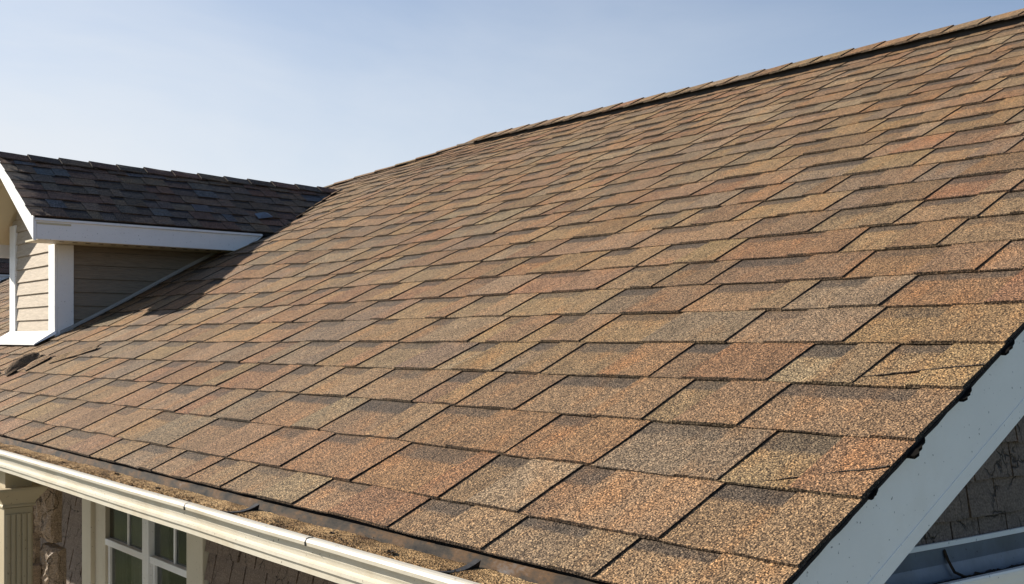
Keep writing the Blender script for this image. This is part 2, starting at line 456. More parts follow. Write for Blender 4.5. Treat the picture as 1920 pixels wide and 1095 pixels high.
# deck of the main roof
nx, ny = 60, 24
dv, df = [], []
for layer, off in ((0, -0.008), (1, -0.026)):
    for j in range(ny + 1):
        y = Y_EAVE + 0.006 + (Y_RIDGE - Y_EAVE - 0.006) * j / ny
        xl = hip_x(y - 0.02)
        for i in range(nx + 1):
            x = max(xl, -11.5 + (X_RAKE - 0.02 + 11.5) * i / nx)
            dv.append(Vector((x, y, zroof(x, y))) + NRM * off)
W1 = nx + 1; L1 = W1 * (ny + 1)
for j in range(ny):
    for i in range(nx):
        a = j * W1 + i
        df.append((a, a + 1, a + W1 + 1, a + W1)); df.append((L1 + a, L1 + a + W1, L1 + a + W1 + 1, L1 + a + 1))
for j in range(ny):
    for i in (0, nx):
        a = j * W1 + i; df.append((a, a + W1, L1 + a + W1, L1 + a))
for i in range(nx):
    for j in (0, ny):
        a = j * W1 + i; df.append((a, a + 1, L1 + a + 1, L1 + a))
roof = link('roof', dv, df, M_DECK, house)
roof['label'] = 'main roof slope of brown and tan laminated shingles'

# all the shingle teeth of the slope, course by course
courses = [0.9685, 1.057]
while courses[-1] < Y_RIDGE * C - 0.03: courses.append(courses[-1] + 0.1375 * random.uniform(0.985, 1.015))
cells = []
for k in range(len(courses) - 1):
    s0, s1 = courses[k], courses[k + 1]
    if k == len(courses) - 2: s1 = Y_RIDGE * C
    x = X_RAKE
    y0 = s0 / C
    first = True
    while True:
        w_hi = random.choice([0.07, 0.10, 0.13, 0.17]) * random.uniform(0.85, 1.15)
        w_lo = random.choice([0.07, 0.10, 0.13, 0.16]) * random.uniform(0.85, 1.15)
        if first:
            w_hi *= random.uniform(0.4, 1.3); w_lo *= random.uniform(0.9, 1.3); first = False
            xr = x
        x1, xm, x0 = x, x - w_hi, x - w_hi - w_lo
        lim = lambda s: hip_x(s / C - 0.0)
        if x1 < hip_x(s1 / C) + 0.03 or x0 < -11.4: break
        slv = (random.uniform(-.006, .006), random.uniform(.0, .016), 0.0)
        if x1 != X_RAKE: slv = (slv[0], slv[1], prev_sl)
        prev_sl = slv[0]
        V, F, Cc = cell(P, x0, x1, xm, s0, s1, lim, SUNNY, 1.0, slv)
        q = [P(x0, s0, 0), P(x1, s0, 0), P(x1, s1, 0), P(x0, s1, 0)]
        cells.append((shown_area(q), V, F, Cc, k))
        x = x0
cells.sort(key=lambda c: -c[0])
TORN = []
for a, V, F, Cc, k in cells[:290]:
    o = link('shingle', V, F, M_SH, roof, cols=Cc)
V, F, Cc = [], [], []
for a, v, f, c, k in cells[290:]:
    b = len(V); V += v; F += [tuple(b + i for i in q) for q in f]; Cc += c
o = link('far_shingles', V, F, M_SH, roof, cols=Cc); o['kind'] = 'stuff'

# ridge caps and ridge vent -------------------------------------------------
def cap_piece(name, parent, p_lo, p_hi, wing_a, wing_b, lift0, lift1, wid, col, thick=0.006, reach=0.05):
    """folded cap shingle from p_lo to p_hi; wing_a / wing_b: unit vectors down each slope; butt (thick, raised) end at p_hi"""
    d = (p_hi - p_lo).normalized(); V, F, Cc = [], [], []
    up = Vector((0, 0, 1))
    p_lo = p_lo - d * reach
    ring = []
    for p, l in ((p_lo, lift0), (p_lo.lerp(p_hi, 0.5), (lift0 + lift1) / 2), (p_hi, lift1)):
        row = []
        for wv, ww in ((wing_a, 1), (wing_a, .5), (None, 0), (wing_b, .5), (wing_b, 1)):
            q = p + up * l + (wv * wid * ww if wv is not None else Vector((0, 0, 0)))
            q = q + Vector((random.uniform(-1, 1), random.uniform(-1, 1), random.uniform(-1, 1))) * 0.0009
            row.append(q)
        ring.append(row)
    for row in ring: V += row
    for row in ring: V += [q - up * thick for q in row]
    n = 5; L = 15
    for r in range(2):
        for c in range(4):
            a = r * n + c
            F.append((a, a + 1, a + n + 1, a + n)); Cc.append(col)
            F.append((L + a, L + a + n, L + a + n + 1, L + a + 1)); Cc.append(CORE)
    for c in range(4):
        F.append((2 * n + c, 2 * n + c + 1, L + 2 * n + c + 1, L + 2 * n + c)); Cc.append(CORE)
        F.append((c + 1, c, L + c, L + c + 1)); Cc.append(CORE)
    for r in range(2):
        F.append((r * n, (r + 1) * n, L + (r + 1) * n, L + r * n)); Cc.append(lerp(CORE, col, 0.3))
        F.append((r * n + 4, L + r * n + 4, L + (r + 1) * n + 4, (r + 1) * n + 4)); Cc.append(CORE)
    return link(name, V, F, M_SH, parent, cols=Cc)
ZR = zroof(-2.5, Y_RIDGE)
DN_F = Vector((0, -1, -T)).normalized(); DN_B = Vector((0, 1, -T)).normalized()
vent = MB()
vx0, vx1 = -4.78, X_RAKE
for sgn, dn in ((-1, DN_F), (1, DN_B)):
    a = Vector((0, Y_RIDGE, ZR)); prof = [Vector((0, 0, 0.008)), dn * 0.085 + Vector((0, 0, 0.004)), dn * 0.085 + Vector((0, 0, 0.032)), Vector((0, 0, 0.036))]
    vent.sweep(prof, (vx0, Y_RIDGE, ZR), (vx1, Y_RIDGE, ZR))
vent.build('ridge_vent', M_BLACK, roof)
x = vx0 - 0.03
k = 0
while x < X_RAKE - 0.05:
    xe = min(x + 0.145 * random.uniform(0.96, 1.04), X_RAKE + 0.004)
    cap_piece('ridge_cap', roof, Vector((x, Y_RIDGE, ZR)), Vector((xe, Y_RIDGE, ZR)), DN_F, DN_B, 0.038, 0.0440, 0.112, pick(SUNNY), 0.005, 0.03 if k == 0 else 0.05)
    x = xe; k += 1
# hip caps step down to the dormer; butts face downhill
hp = [Vector((hx, hy, zroof(hx, hy))) for hy, hx in HIP]
hpc = hp + [Vector((-4.76, Y_RIDGE, ZR))]
seg = []
for a, b in zip(hpc, hpc[1:]): seg.append((a, b, (b - a).length))
def hip_pt(t):
    for a, b, l in seg:
        if t <= l: return a.lerp(b, t / l)
        t -= l
    return hp[-1]
tot = sum(s[2] for s in seg); t0 = 0.0
DN_H = Vector((-0.75, 0.25, -0.42)).normalized(); DN_H2 = Vector((0.72, -0.55, -0.26)).normalized()
while t0 < tot - 0.03:
    t1 = min(t0 + 0.135, tot)
    a, b = hip_pt(t0), hip_pt(t1)
    cap_piece('hip_cap', roof, b, a, DN_H2, DN_H, 0.014, 0.020, 0.075, pick(SUNNY), 0.006, 0.03)
    t0 = t1
# hip end and back slope close the roof behind
bk = MB()
hpb = [q - Vector((0, 0, 0.006)) for q in hp]
bv = [tuple(q) for q in hpb] + [tuple(q + Vector((-0.9, 1.2, -0.95))) for q in hpb]
bf_ = [(i, i + 1, 6 + i, 5 + i) for i in range(4)]
hb = link('hip_slope', bv, bf_, M_DECK, house)
ybk = Y_RIDGE + 3.0
lb = link('back_slope', [(-4.99, Y_RIDGE, ZR - .006), (X_RAKE - .02, Y_RIDGE, ZR - .006), (X_RAKE - .02, ybk, ZR - .006 - 3.0 * T), (-6.2, ybk, ZR - .006 - 3.0 * T),
                         (-4.99, Y_RIDGE, ZR - .026), (X_RAKE - .02, Y_RIDGE, ZR - .026), (X_RAKE - .02, ybk, ZR - .026 - 3.0 * T), (-6.2, ybk, ZR - .026 - 3.0 * T)],
     [(0, 1, 2, 3), (7, 6, 5, 4), (0, 4, 5, 1), (1, 5, 6, 2), (2, 6, 7, 3), (3, 7, 4, 0)], M_DECK, house)

# torn and lifted shingles on the lower left of the slope ---------------------
def flap(path, lat, wid, lift, col, name='lifted_shingle', label=None, base=0.010):
    """a strip of shingle bent up off the roof; path: (x, s) points, lat: (x, s) direction across it"""
    V, F, Cc = [], [], []
    n = len(path); m = 6
    for i, (px, ps) in enumerate(path):
        u = i / (n - 1); env = math.sin(math.pi * (0.12 + 0.80 * u)) ** 0.7
        for j in range(m + 1):
            v = j / m
            h = base + lift * env * math.sin(math.pi * (v ** 1.3) * 0.86) + random.uniform(-.001, .001)
            wv = wid * (0.7 + 0.3 * env) * v
            V.append(P(px + lat[0] * wv + random.uniform(-.001, .001), ps + lat[1] * wv, h))
    L = len(V)
    V += [q - Vector((0, 0, 0.006)) for q in V]
    for i in range(n - 1):
        for j in range(m):
            a = i * (m + 1) + j
            F.append((a, a + 1, a + m + 2, a + m + 1)); Cc.append(col)
            F.append((L + a, L + a + m + 1, L + a + m + 2, L + a + 1)); Cc.append(CORE)
    for i in range(n - 1):
        for j in (0, m):
            a = i * (m + 1) + j; F.append((a, a + m + 1, L + a + m + 1, L + a)); Cc.append(CORE)
    for i in (0, n - 1):
        for j in range(m):
            a = i * (m + 1) + j; F.append((a, a + 1, L + a + 1, L + a)); Cc.append(CORE)
    o = link(name, V, F, M_SH, roof, cols=Cc)
    if label: o['label'] = label
flap([(-4.285, 1.285), (-4.30, 1.32), (-4.315, 1.355), (-4.335, 1.39), (-4.355, 1.425), (-4.37, 1.45)], (-1.0, 0.25), 0.085, 0.030, BROWN, 'curled_shingle', 'curled brown shingle rolled up off the lower left of the roof')
flap([(-4.20, 1.335), (-4.215, 1.375), (-4.23, 1.415), (-4.25, 1.45)], (-1.0, 0.2), 0.08, 0.010, TAN)
flap([(-4.115, 1.40), (-4.08, 1.425), (-4.05, 1.455), (-4.02, 1.48)], (-0.8, 0.6), 0.07, 0.012, GOLD)
flap([(-4.04, 1.45), (-4.00, 1.475), (-3.97, 1.50), (-3.94, 1.525)], (-0.8, 0.6), 0.06, 0.013, TAN)
flap([(-4.36, 1.235), (-4.39, 1.265), (-4.43, 1.30)], (-1.0, 0.2), 0.07, 0.014, RUST)
# slits torn in from the rake: a sliver of shingle bent up along the tear
def tear(x0, s0, x1, s1):
    V, F, Cc = [], [], []
    n = 9
    for i in range(n + 1):
        u = i / n; x = x0 + (x1 - x0) * u; s = s0 + (s1 - s0) * u + random.uniform(-.0015, .0015)
        fr = 0.0165 - 0.002 * (1 - u)
        w = 0.0006 + 0.0014 * u
        V += [P(x, s, fr - 0.008), P(x, s - w, fr - 0.0085), P(x, s - w, fr - 0.016)]
    for i in range(n):
        a = i * 3
        F += [(a, a + 1, a + 4, a + 3), (a + 1, a + 2, a + 5, a + 4)]; Cc += [CORE, CORE]
    link('tear', V, F, M_SH, roof, cols=Cc)
tear(-0.80, 1.487, X_RAKE + .001, 1.535)
tear(-0.77, 1.205, X_RAKE + .001, 1.265)
# ragged felt and broken shingle ends that stick out past the rake
for (yy, ln, out) in ((1.450, 0.040, 0.009), (1.325, 0.034, 0.009), (1.197, 0.042, 0.012), (1.100, 0.020, 0.005)):
    V, F = [], []
    n = 6
    for i in range(n + 1):
        u = i / n
        s = (yy + ln * (u - 0.5)) * C
        o_ = out * (0.9, 1.05, 0.75, 0.85, 0.55, 0.45, 0.15)[i] * random.uniform(0.85, 1.1)
        for xx, nn in ((X_RAKE - 0.01, -0.001), (X_RAKE + o_, -0.0005 + random.uniform(-.001, .001)), (X_RAKE + o_ * .9, -0.0045), (X_RAKE - 0.01, -0.004)):
            V.append(P(xx, s, nn))
    for i in range(n):
        for j in range(4):
            a = i * 4 + j; b2 = i * 4 + (j + 1) % 4
            F.append((a, b2, b2 + 4, a + 4))
    F += [(3, 2, 1, 0), (n * 4, n * 4 + 1, n * 4 + 2, n * 4 + 3)]
    link('broken_shingle_end', V, F, M_TORN, roof)
# dark edge of the felt along the rake
V, F = [], []
n = 220
for i in range(n + 1):
    s = (Y_EAVE + (Y_RIDGE - Y_EAVE) * i / n) * C
    o_ = 0.0008 + 0.0016 * noise.noise(Vector((s * 30, 0, 0)))
    for xx, nn in ((X_RAKE - 0.02, 0.002), (X_RAKE + o_, 0.0005), (X_RAKE + o_, -0.0035), (X_RAKE - 0.02, -0.0034)):
        V.append(P(xx, s, nn))
for i in range(n):
    for j in range(4):
        a = i * 4 + j; b2 = i * 4 + (j + 1) % 4; F.append((a, b2, b2 + 4, a + 4))
link('felt_edge', V, F, M_DARK, roof)

# barge board ---------------------------------------------------------------
def barge(x0, x1, top, dep, yA, yB, name, m, curve=None):
    V, F = [], []
    n = 30
    for i in range(n + 1):
        y = yA + (yB - yA) * i / n
        z = T * y - 0.70
        d = dep + 0.0010 * math.sin(y * 9)
        V += [(x0, y, z - d), (x1, y, z - d), (x1, y, z - top), (x0, y, z - top)]
    for i in range(n):
        for j in range(4):
            a = i * 4 + j; b2 = i * 4 + (j + 1) % 4; F.append((a, b2, b2 + 4, a + 4))
    F += [(3, 2, 1, 0), (n * 4, n * 4 + 1, n * 4 + 2, n * 4 + 3)]
    return link(name, V, F, m, house)
bb = barge(-0.672, -0.642, 0.0012, 0.136, 0.80, Y_RIDGE, 'barge_board', M_BARGE)
bb['label'] = 'white painted barge board along the right rake'
bevel(bb, 0.0015)
bt = barge(-0.6419, -0.6410, 0.112, 0.1345, 0.80, Y_RIDGE, 'barge_lip', M_BARGE)
barge(-0.86, -0.673, 0.026, 0.030, 0.88, Y_RIDGE, 'rake_soffit', M_SOFFIT)

# eave: fascia, soffit, apron -----------------------------------------------
XL = -11.4
fs = MB(); fs.box(XL, -0.66, 0.8655, 0.885, -0.345, -0.3125); fs.build('fascia_board', M_CREAM, house)
so = MB(); so.box(XL, -0.66, 0.8855, 1.33, -0.345, -0.336); so.build('eave_soffit', M_SOFFIT, house)
ap = MB()
ap.sweep([(0, 0.879, -0.2865), (0, 0.8745, -0.289), (0, 0.868, -0.305), (0, 0.862, -0.3075), (0, 0.862, -0.3095), (0, 0.8651, -0.3095), (0, 0.8751, -0.296)], (XL, 0, 0), (-0.66, 0, 0))
ap.build('drip_edge', M_APRON, house)

# gutter ----------------------------------------------------------------------
GP = [(0.8645, -0.3095), (0.8525, -0.3100), (0.8525, -0.3115), (0.8610, -0.3120), (0.8600, -0.3400), (0.7860, -0.3440), (0.7780, -0.3440), (0.7770, -0.3330),
      (0.7725, -0.3310), (0.7725, -0.3255), (0.7815, -0.3225), (0.7800, -0.3185), (0.7765, -0.3130), (0.7765, -0.2990), (0.7640, -0.2985),
      (0.7630, -0.2930), (0.7650, -0.2890), (0.7700, -0.2878), (0.7790, -0.2885), (0.7810, -0.2905), (0.7800, -0.2955), (0.7790, -0.3170), (0.7850, -0.3380), (0.8590, -0.3390)]
gut = MB()
gut_x = [XL, -4.2, -3.6, -3.05, -2.5, -1.95, -1.4, -0.655]
n = len(GP)
nseg = 120
xs_ = [XL] + [-4.6 + (4.6 - 0.655) * i / nseg for i in range(nseg + 1)]
for x in xs_:
    dz = 0.0012 * noise.noise(Vector((x * 3.1, 1, 5))); dy = 0.0014 * noise.noise(Vector((x * 2.3, 7, 2)))
    for (yy, zz) in GP:
        ee = 0.0007 * noise.noise(Vector((x * 14, yy * 60, zz * 60))) if yy < 0.79 else 0
        gut.v.append((x, yy + (dy if yy < 0.79 else 0) + ee, zz + (dz if yy < 0.85 else 0)))
for i in range(len(xs_) - 1):
    for j in range(n):
        a = i * n + j; b2 = i * n + (j + 1) % n
        gut.f.append((a, b2, b2 + n, a + n))
gutter = gut.build('gutter', M_GUT, house)
gutter['label'] = 'cream ogee gutter full of grit below the shingles'
for x in (-4.05, -1.755, -1.335, -0.86):
    sl_ = MB(); sl_.sweep([(0, 0.7625, -0.2990), (0, 0.7620, -0.2930), (0, 0.7645, -0.2884), (0, 0.7700, -0.2870), (0, 0.7760, -0.2876), (0, 0.7760, -0.2890), (0, 0.77, -0.29), (0, 0.765, -0.295), (0, 0.765, -0.2990)],
                          (x - 0.0012, 0, 0), (x + 0.0010, 0, 0))
    sl_.build('lip_seam', M_BLACK, gutter)
for x in (-1.665, -1.055, -3.9):
    hg = MB(); V = []
    for i in range(9):
        u = i / 8; yy = 0.779 + (0.8585 - 0.779) * u
        zc = -0.2890 - 0.006 * math.sin(u * math.pi) - 0.004 * u + 0.006 * u ** 4
        V.append((yy, zc))
    for i in range(8):
        (ya, za), (yb, zb) = V[i], V[i + 1]
        hg.hexa([(x - .0015, ya, za - .011), (x + .0015, ya, za - .011), (x + .0015, yb, zb - .011), (x - .0015, yb, zb - .011),
                 (x - .006, ya, za), (x + .006, ya, za), (x + .006, yb, zb), (x - .006, yb, zb)])
    hg.build('gutter_strap', M_BLACK, gutter)

# grit and shingle granules packed in the gutter (nobody could count them)
V, F = [], []
ny_, nx_ = 16, 900
for i in range(nx_ + 1):
    x = -4.7 + (4.7 - 0.66) * i / nx_
    for j in range(ny_ + 1):
        v = j / ny_; y = 0.7795 + (0.8600 - 0.7795) * v
        q = Vector((x * 60, y * 60, 0)); q2 = Vector((x * 7, y * 14, 4)); q3 = Vector((x * 220, y * 220, 4))
        z = -0.3015 + 0.004 * v * v + 0.0030 * noise.noise(q2) + 0.0012 * noise.noise(q) + 0.0006 * noise.noise(q3) + 0.003 * math.sin(v * math.pi)
        V.append((x, y, z))
for i in range(nx_):
    for j in range(ny_):
        a = i * (ny_ + 1) + j; F.append((a, a + ny_ + 1, a + ny_ + 2, a + 1))
for _ in range(11000):
    x = random.uniform(-4.6, -0.67); y = random.uniform(0.782, 0.858)
    z = -0.3015 + 0.0030 * noise.noise(Vector((x * 7, y * 14, 4))) + 0.003 * math.sin((y - .7795) / .0805 * math.pi) + 0.0015
    r = random.uniform(0.0006, 0.0015) * (1.6 if random.random() < 0.06 else 1)
    b2 = len(V)
    for d in ((1, 0, 0), (-1, 0, 0), (0, 1, 0), (0, -1, 0), (0, 0, 1), (0, 0, -1)):
        V.append((x + d[0] * r * random.uniform(.6, 1.3), y + d[1] * r * random.uniform(.6, 1.3), z + d[2] * r * random.uniform(.6, 1.2)))
    for f in ((0, 2, 4), (2, 1, 4), (1, 3, 4), (3, 0, 4), (2, 0, 5), (1, 2, 5), (3, 1, 5), (0, 3, 5)): F.append(tuple(b2 + t_ for t_ in f))
dbr = link('gutter_debris', V, F, M_SOIL)
dbr['kind'] = 'stuff'; dbr['category'] = 'debris'; dbr['label'] = 'tan shingle grit and dirt filling the cream gutter'

V, F = [], []
for _ in range(420):
    x = random.choice([random.uniform(-4.6, -0.67), random.gauss(-2.3, .25), random.gauss(-1.35, .12), random.gauss(-3.5, .2)]); x = max(-4.6, min(-0.67, x))
    y = random.uniform(0.784, 0.857); z = -0.2958 + 0.002 * random.random(); r = random.uniform(0.0012, 0.0042); a0 = random.uniform(0, 6.28)
    b2 = len(V)
    for k_ in range(3):
        rr = r * random.uniform(.5, 1.3)
        V.append((x + rr * math.cos(a0 + k_ * 2.1), y + rr * .6 * math.sin(a0 + k_ * 2.1), z + random.uniform(0, .0022)))
    V.append((x, y, z + r * .5))
    F += [(b2, b2 + 1, b2 + 3), (b2 + 1, b2 + 2, b2 + 3), (b2 + 2, b2, b2 + 3), (b2, b2 + 2, b2 + 1)]
lit = link('leaf_litter', V, F, M_LEAF)
lit['kind'] = 'stuff'; lit['category'] = 'litter'; lit['label'] = 'dark crumbs of leaf and twig scattered over the gutter grit'

def leaf(name, x, y, z, size, rot, label, m=M_LEAF, curl=0.4, grp=None):
    V, F = [], []
    n = 6
    for i in range(n + 1):
        u = i / n; wdt = size * 0.38 * math.sin(math.pi * (0.06 + 0.9 * u)) ** 0.8 * random.uniform(.8, 1.15)
        for s_ in (-1, 0, 1):
            lx = (u - 0.5) * size; ly = s_ * wdt
            lz = curl * size * (u - 0.5) ** 2 + (0.25 * size * abs(s_) * curl) + random.uniform(0, .12) * size * .3
            V.append((x + lx * math.cos(rot) - ly * math.sin(rot), y + lx * math.sin(rot) + ly * math.cos(rot), z + lz))
    L = len(V); V += [(a, b, c - 0.0006) for a, b, c in V]
    for i in range(n):
        for j in range(2):
            a = i * 3 + j; F.append((a, a + 1, a + 4, a + 3)); F.append((L + a, L + a + 3, L + a + 4, L + a + 1))
        for j in (0, 2):
            a = i * 3 + j; F.append((a, a + 3, L + a + 3, L + a))
    o = link(name, V, F, m)
    o['label'] = label; o['category'] = 'leaf'
    if grp: o['group'] = grp
    return o
for x, y, lab in ((-3.72, .815, 'dark leaf scrap on the cream gutter grit above the column'), (-3.52, .82, 'dark leaf scrap in the gutter just right of the column, left of a pair'),
                  (-2.92, .81, 'dark leaf scrap in the gutter above the left window casing'), (-2.60, .83, 'curled leaf scrap in the gutter above the left window panes'),
                  (-2.30, .845, 'leaf scrap against the back of the gutter above the window mullion'), (-2.02, .825, 'leaf scrap on gutter grit above the right window panes'),
                  (-1.82, .80, 'leaf scrap near the gutter lip, left of the first lip seam by the black strap'), (-1.38, .835, 'darkest leaf scrap midway between the two black gutter straps'),
                  (-1.20, .82, 'leaf scrap just uphill of the right hand black gutter strap')):
    leaf('dead_leaf', x, y, -0.2962, random.uniform(0.010, 0.018), random.uniform(0, 6), lab)

# ------------------------------------------------------------------ front wall under the eave
YW = 1.30
wx = dict(c0=-3.815, c1=-3.725, f0=-3.66, g0=-3.625, m0=-3.285, m1=-3.235, g1=-2.925, c2=-2.815)
wm = MB()
wm.box(-9.0, wx['c0'], YW, YW + 0.12, -H, -0.3455)
wm.box(wx['c2'], -0.86, YW, YW + 0.12, -H, -0.3455)
wm.box(wx['c0'], wx['c2'], YW, YW + 0.12, -H, -1.35)
wm.box(wx['c0'], wx['c2'], YW, YW + 0.12, -0.42, -0.3455)
wall = wm.build('wall', M_PAPER, house)
def wall_shingle(parent, o, u, n, u0, u1, z0, z1, m, t0=0.012, t1=0.004, name='wall_shingle', rag=0.002):
    """tapered wood shingle on a wall: o origin, u along the wall, n outward"""
    V = []
    pts = [(u0, z0 + random.uniform(-rag, rag), t0), ((u0 + u1) / 2, z0 + random.uniform(-rag, rag), t0 + random.uniform(-.001, .001)), (u1, z0 + random.uniform(-rag, rag), t0), (u1, z1, t1), ((u0 + u1) / 2, z1, t1), (u0, z1, t1)]
    for a, z, t in pts: V.append(o + u * a + Vector((0, 0, z)) + n * t)
    for a, z, t in pts: V.append(o + u * a + Vector((0, 0, z)) + n * -0.001)
    F = [(0, 1, 4, 5), (1, 2, 3, 4), (6, 11, 10, 7), (7, 10, 9, 8), (0, 6, 7, 1), (1, 7, 8, 2), (2, 8, 9, 3), (3, 9, 10, 4), (4, 10, 11, 5), (5, 11, 6, 0)]
    return link(name, V, F, m, parent)
O0 = Vector((0, YW, 0)); UX = Vector((1, 0, 0)); NY = Vector((0, -1, 0))
for xa, xb in ((-4.45, wx['c0'] - 0.002), (wx['c2'] + 0.002, -1.95)):
    z = -0.355; row = 0
    while z > -0.95:
        z0 = z - 0.082; x = xa - random.uniform(0, 0.04)
        x = xa
        while x < xb - 0.01:
            w = random.uniform(0.07, 0.135) * (0.5 if x == xa and row % 2 else 1); x1 = min(x + w, xb)
            wall_shingle(wall, O0, UX, NY, x + 0.0028, x1 - 0.0028, z0, z0 + 0.083, M_WSH, random.uniform(0.016, 0.022), .002)
            x = x1
        z = z0; row += 1
# split, rough weathered pieces at the corner behind the column
def rough_piece(x0, x1, z0, z1, y, dep, seed):
    V, F = [], []; nu, nv = 16, 20
    for j in range(nv + 1):
        for i in range(nu + 1):
            u, v = i / nu, j / nv
            x_ = x0 + (x1 - x0) * u + 0.010 * noise.noise(Vector((v * 3, seed, i)))
            z_ = z0 + (z1 - z0) * v + 0.004 * noise.noise(Vector((u * 4, seed, j)))
            edge = min(u, 1 - u, v, 1 - v)
            y_ = y - dep * min(1, edge * 9) - 0.016 * noise.noise(Vector((x_ * 30, z_ * 12, seed))) - 0.014 * abs(noise.noise(Vector((x_ * 75, z_ * 30, seed)))) - 0.008 * noise.noise(Vector((x_ * 160, z_ * 110, seed)))
            V.append((x_, y_, z_))
    L = len(V); V += [(a, y + 0.02, c) for a, b, c in V]
    for j in range(nv):
        for i in range(nu):
            a = j * (nu + 1) + i
            F.append((a, a + 1, a + nu + 2, a + nu + 1)); F.append((L + a, L + a + nu + 1, L + a + nu + 2, L + a + 1))
    for j in range(nv):
        for i in (0, nu): a = j * (nu + 1) + i; F.append((a, a + nu + 1, L + a + nu + 1, L + a))
    for i in range(nu):
        for j in (0, nv): a = j * (nu + 1) + i; F.append((a, a + 1, L + a + 1, L + a))
    link('split_shingle', V, F, M_ROUGH, wall)
rough_piece(-3.58, -3.40, -0.52, -0.345, 1.00, 0.03, 1)
rough_piece(-3.60, -3.43, -0.60, -0.52, 0.995, 0.035, 2)
rough_piece(-3.56, -3.42, -0.70, -0.60, 1.00, 0.025, 3)
rough_piece(-3.60, -3.40, -0.80, -0.70, 0.995, 0.04, 4)
# lower and right hand pieces
rough_piece(-3.42, -3.31, -0.62, -0.345, 1.03, 0.02, 5)
rough_piece(-3.44, -3.30, -0.86, -0.64, 1.04, 0.02, 6)

# window ----------------------------------------------------------------------
ztop, zrail0, zrail1, zbot = -0.42, -0.706, -0.684, -1.30
win = MB()
yf = YW - 0.022
win.box(wx['c0'], wx['c1'], yf, YW + 0.01, -1.40, -0.346); win.box(wx['g1'], wx['c2'], yf, YW + 0.01, -1.40, -0.346)
win.box(wx['c1'], wx['g1'], yf, YW + 0.01, ztop, -0.346)
window = win.build('window', M_CREAM, house); bevel(window, 0.003)
window['label'] = 'cream framed double window under the gutter'
sh_ = MB()
sh_.box(wx['c1'] + .001, wx['g0'], YW - 0.006, YW + 0.03, -1.35, ztop - .001); sh_.build('jamb', M_CREAM, window)
sb = MB(); sb.box(wx['m0'], wx['m1'], YW - 0.012, YW + 0.03, -1.35, ztop - .001); bevel(sb.build('mullion', M_WHITE, window), .002)
for xa, xb in ((wx['g0'] + .001, wx['m0'] - .001), (wx['m1'] + .001, wx['g1'] - .001)):
    rl = MB(); rl.box(xa, xb, YW - 0.008, YW + 0.028, zrail0, zrail1); bevel(rl.build('rail', M_WHITE, window), .002)
    st = MB(); st.box(xa, xa + .016, YW + 0.003, YW + 0.026, -1.34, zrail0 - .001).box(xb - .016, xb, YW + 0.003, YW + 0.026, -1.34, zrail0 - .001)
    st.build('lower_sash_stile', M_WHITE, window)
    xm_ = (xa + xb) / 2 + 0.01
    mt = MB(); mt.box(xm_ - .006, xm_ + .006, YW + 0.004, YW + 0.018, zrail1 + .001, ztop - .002); mt.build('muntin', M_WHITE, window)
    for a, b in ((xa + .001, xm_ - .0065), (xm_ + .0065, xb - .001)):
        pn = MB(); pn.box(a, b, YW + 0.0085, YW + 0.0125, zrail1 + .0015, ztop - .003); pn.build('pane', M_GLASS, window)
    pn = MB(); pn.box(xa + .017, xb - .017, YW + 0.011, YW + 0.015, -1.335, zrail0 - .0015); pn.build('pane', M_GLASS, window)
# room behind, and curtains
rm = MB()
rm.box(-3.95, -2.70, 1.90, 1.92, -1.5, -0.36).box(-3.97, -3.951, 1.421, 1.92, -1.5, -0.36).box(-2.699, -2.68, 1.421, 1.92, -1.5, -0.36).box(-3.95, -2.70, 1.421, 1.899, -1.52, -1.501).box(-3.95, -2.70, 1.421, 1.899, -0.3595, -0.35)
rm.build('room', M_ROOM, house)
def curtain(xa, xb):
    V, F = [], []; n = 60
    for i in range(n + 1):
        u = i / n; x_ = xa + (xb - xa) * u; y_ = 1.385 + 0.010 * math.sin(u * 34 + xa * 9) + 0.006 * math.sin(u * 71)
        V += [(x_, y_, -1.40), (x_, y_, -0.37)]
    for i in range(n): a = i * 2; F.append((a, a + 2, a + 3, a + 1))
    L = len(V); V += [(a, b + .003, c) for a, b, c in V]
    for i in range(n): a = L + i * 2; F.append((a, a + 1, a + 3, a + 2))
    link('curtain', V, F, M_CURT, window)
curtain(-3.93, -3.68); curtain(-3.60, -3.34); curtain(-3.14, -3.05)

# column ----------------------------------------------------------------------
XC = -3.10
cx0, cy0, cy1 = XC - 0.075, 0.829, 0.905
cm = MB()
cm.box(cx0, XC, cy0, cy1, -H, -0.468)
column = cm.build('column', M_COL, house); bevel(column, 0.002)
column['label'] = 'cream fluted porch column with moulded cap'
for i in range(5):
    a = cy0 + 0.004 + i * 0.0142; fl = MB(); fl.box(XC, XC + 0.0045, a, a + 0.0100, -2.6, -0.486); bevel(fl.build('flute', M_COL, column), .0008)
cp = MB()
prof = [(0.000, -0.4675), (0.006, -0.4665), (0.006, -0.462), (0.004, -0.458), (0.008, -0.450), (0.017, -0.437), (0.026, -0.425), (0.030, -0.418), (0.030, -0.412)]
rings = []
for o_, z in prof:
    b2 = len(cp.v); cp.v += [(cx0 - o_, cy0 - o_, z), (XC + o_, cy0 - o_, z), (XC + o_, cy1 + o_, z), (cx0 - o_, cy1 + o_, z)]; rings.append(b2)
for a, b in zip(rings, rings[1:]):
    for i in range(4): j = (i + 1) % 4; cp.f.append((a + i, a + j, b + j, b + i))
cp.f.append(tuple(rings[0] + i for i in (3, 2, 1, 0))); cp.f.append(tuple(rings[-1] + i for i in range(4)))
cp.build('cap', M_COL, column)
bl = MB(); bl.box(cx0 + .004, XC - .004, cy0 + .004, cy1 - .002, -0.4118, -0.3455); bl.build('neck_block', M_COL, column)

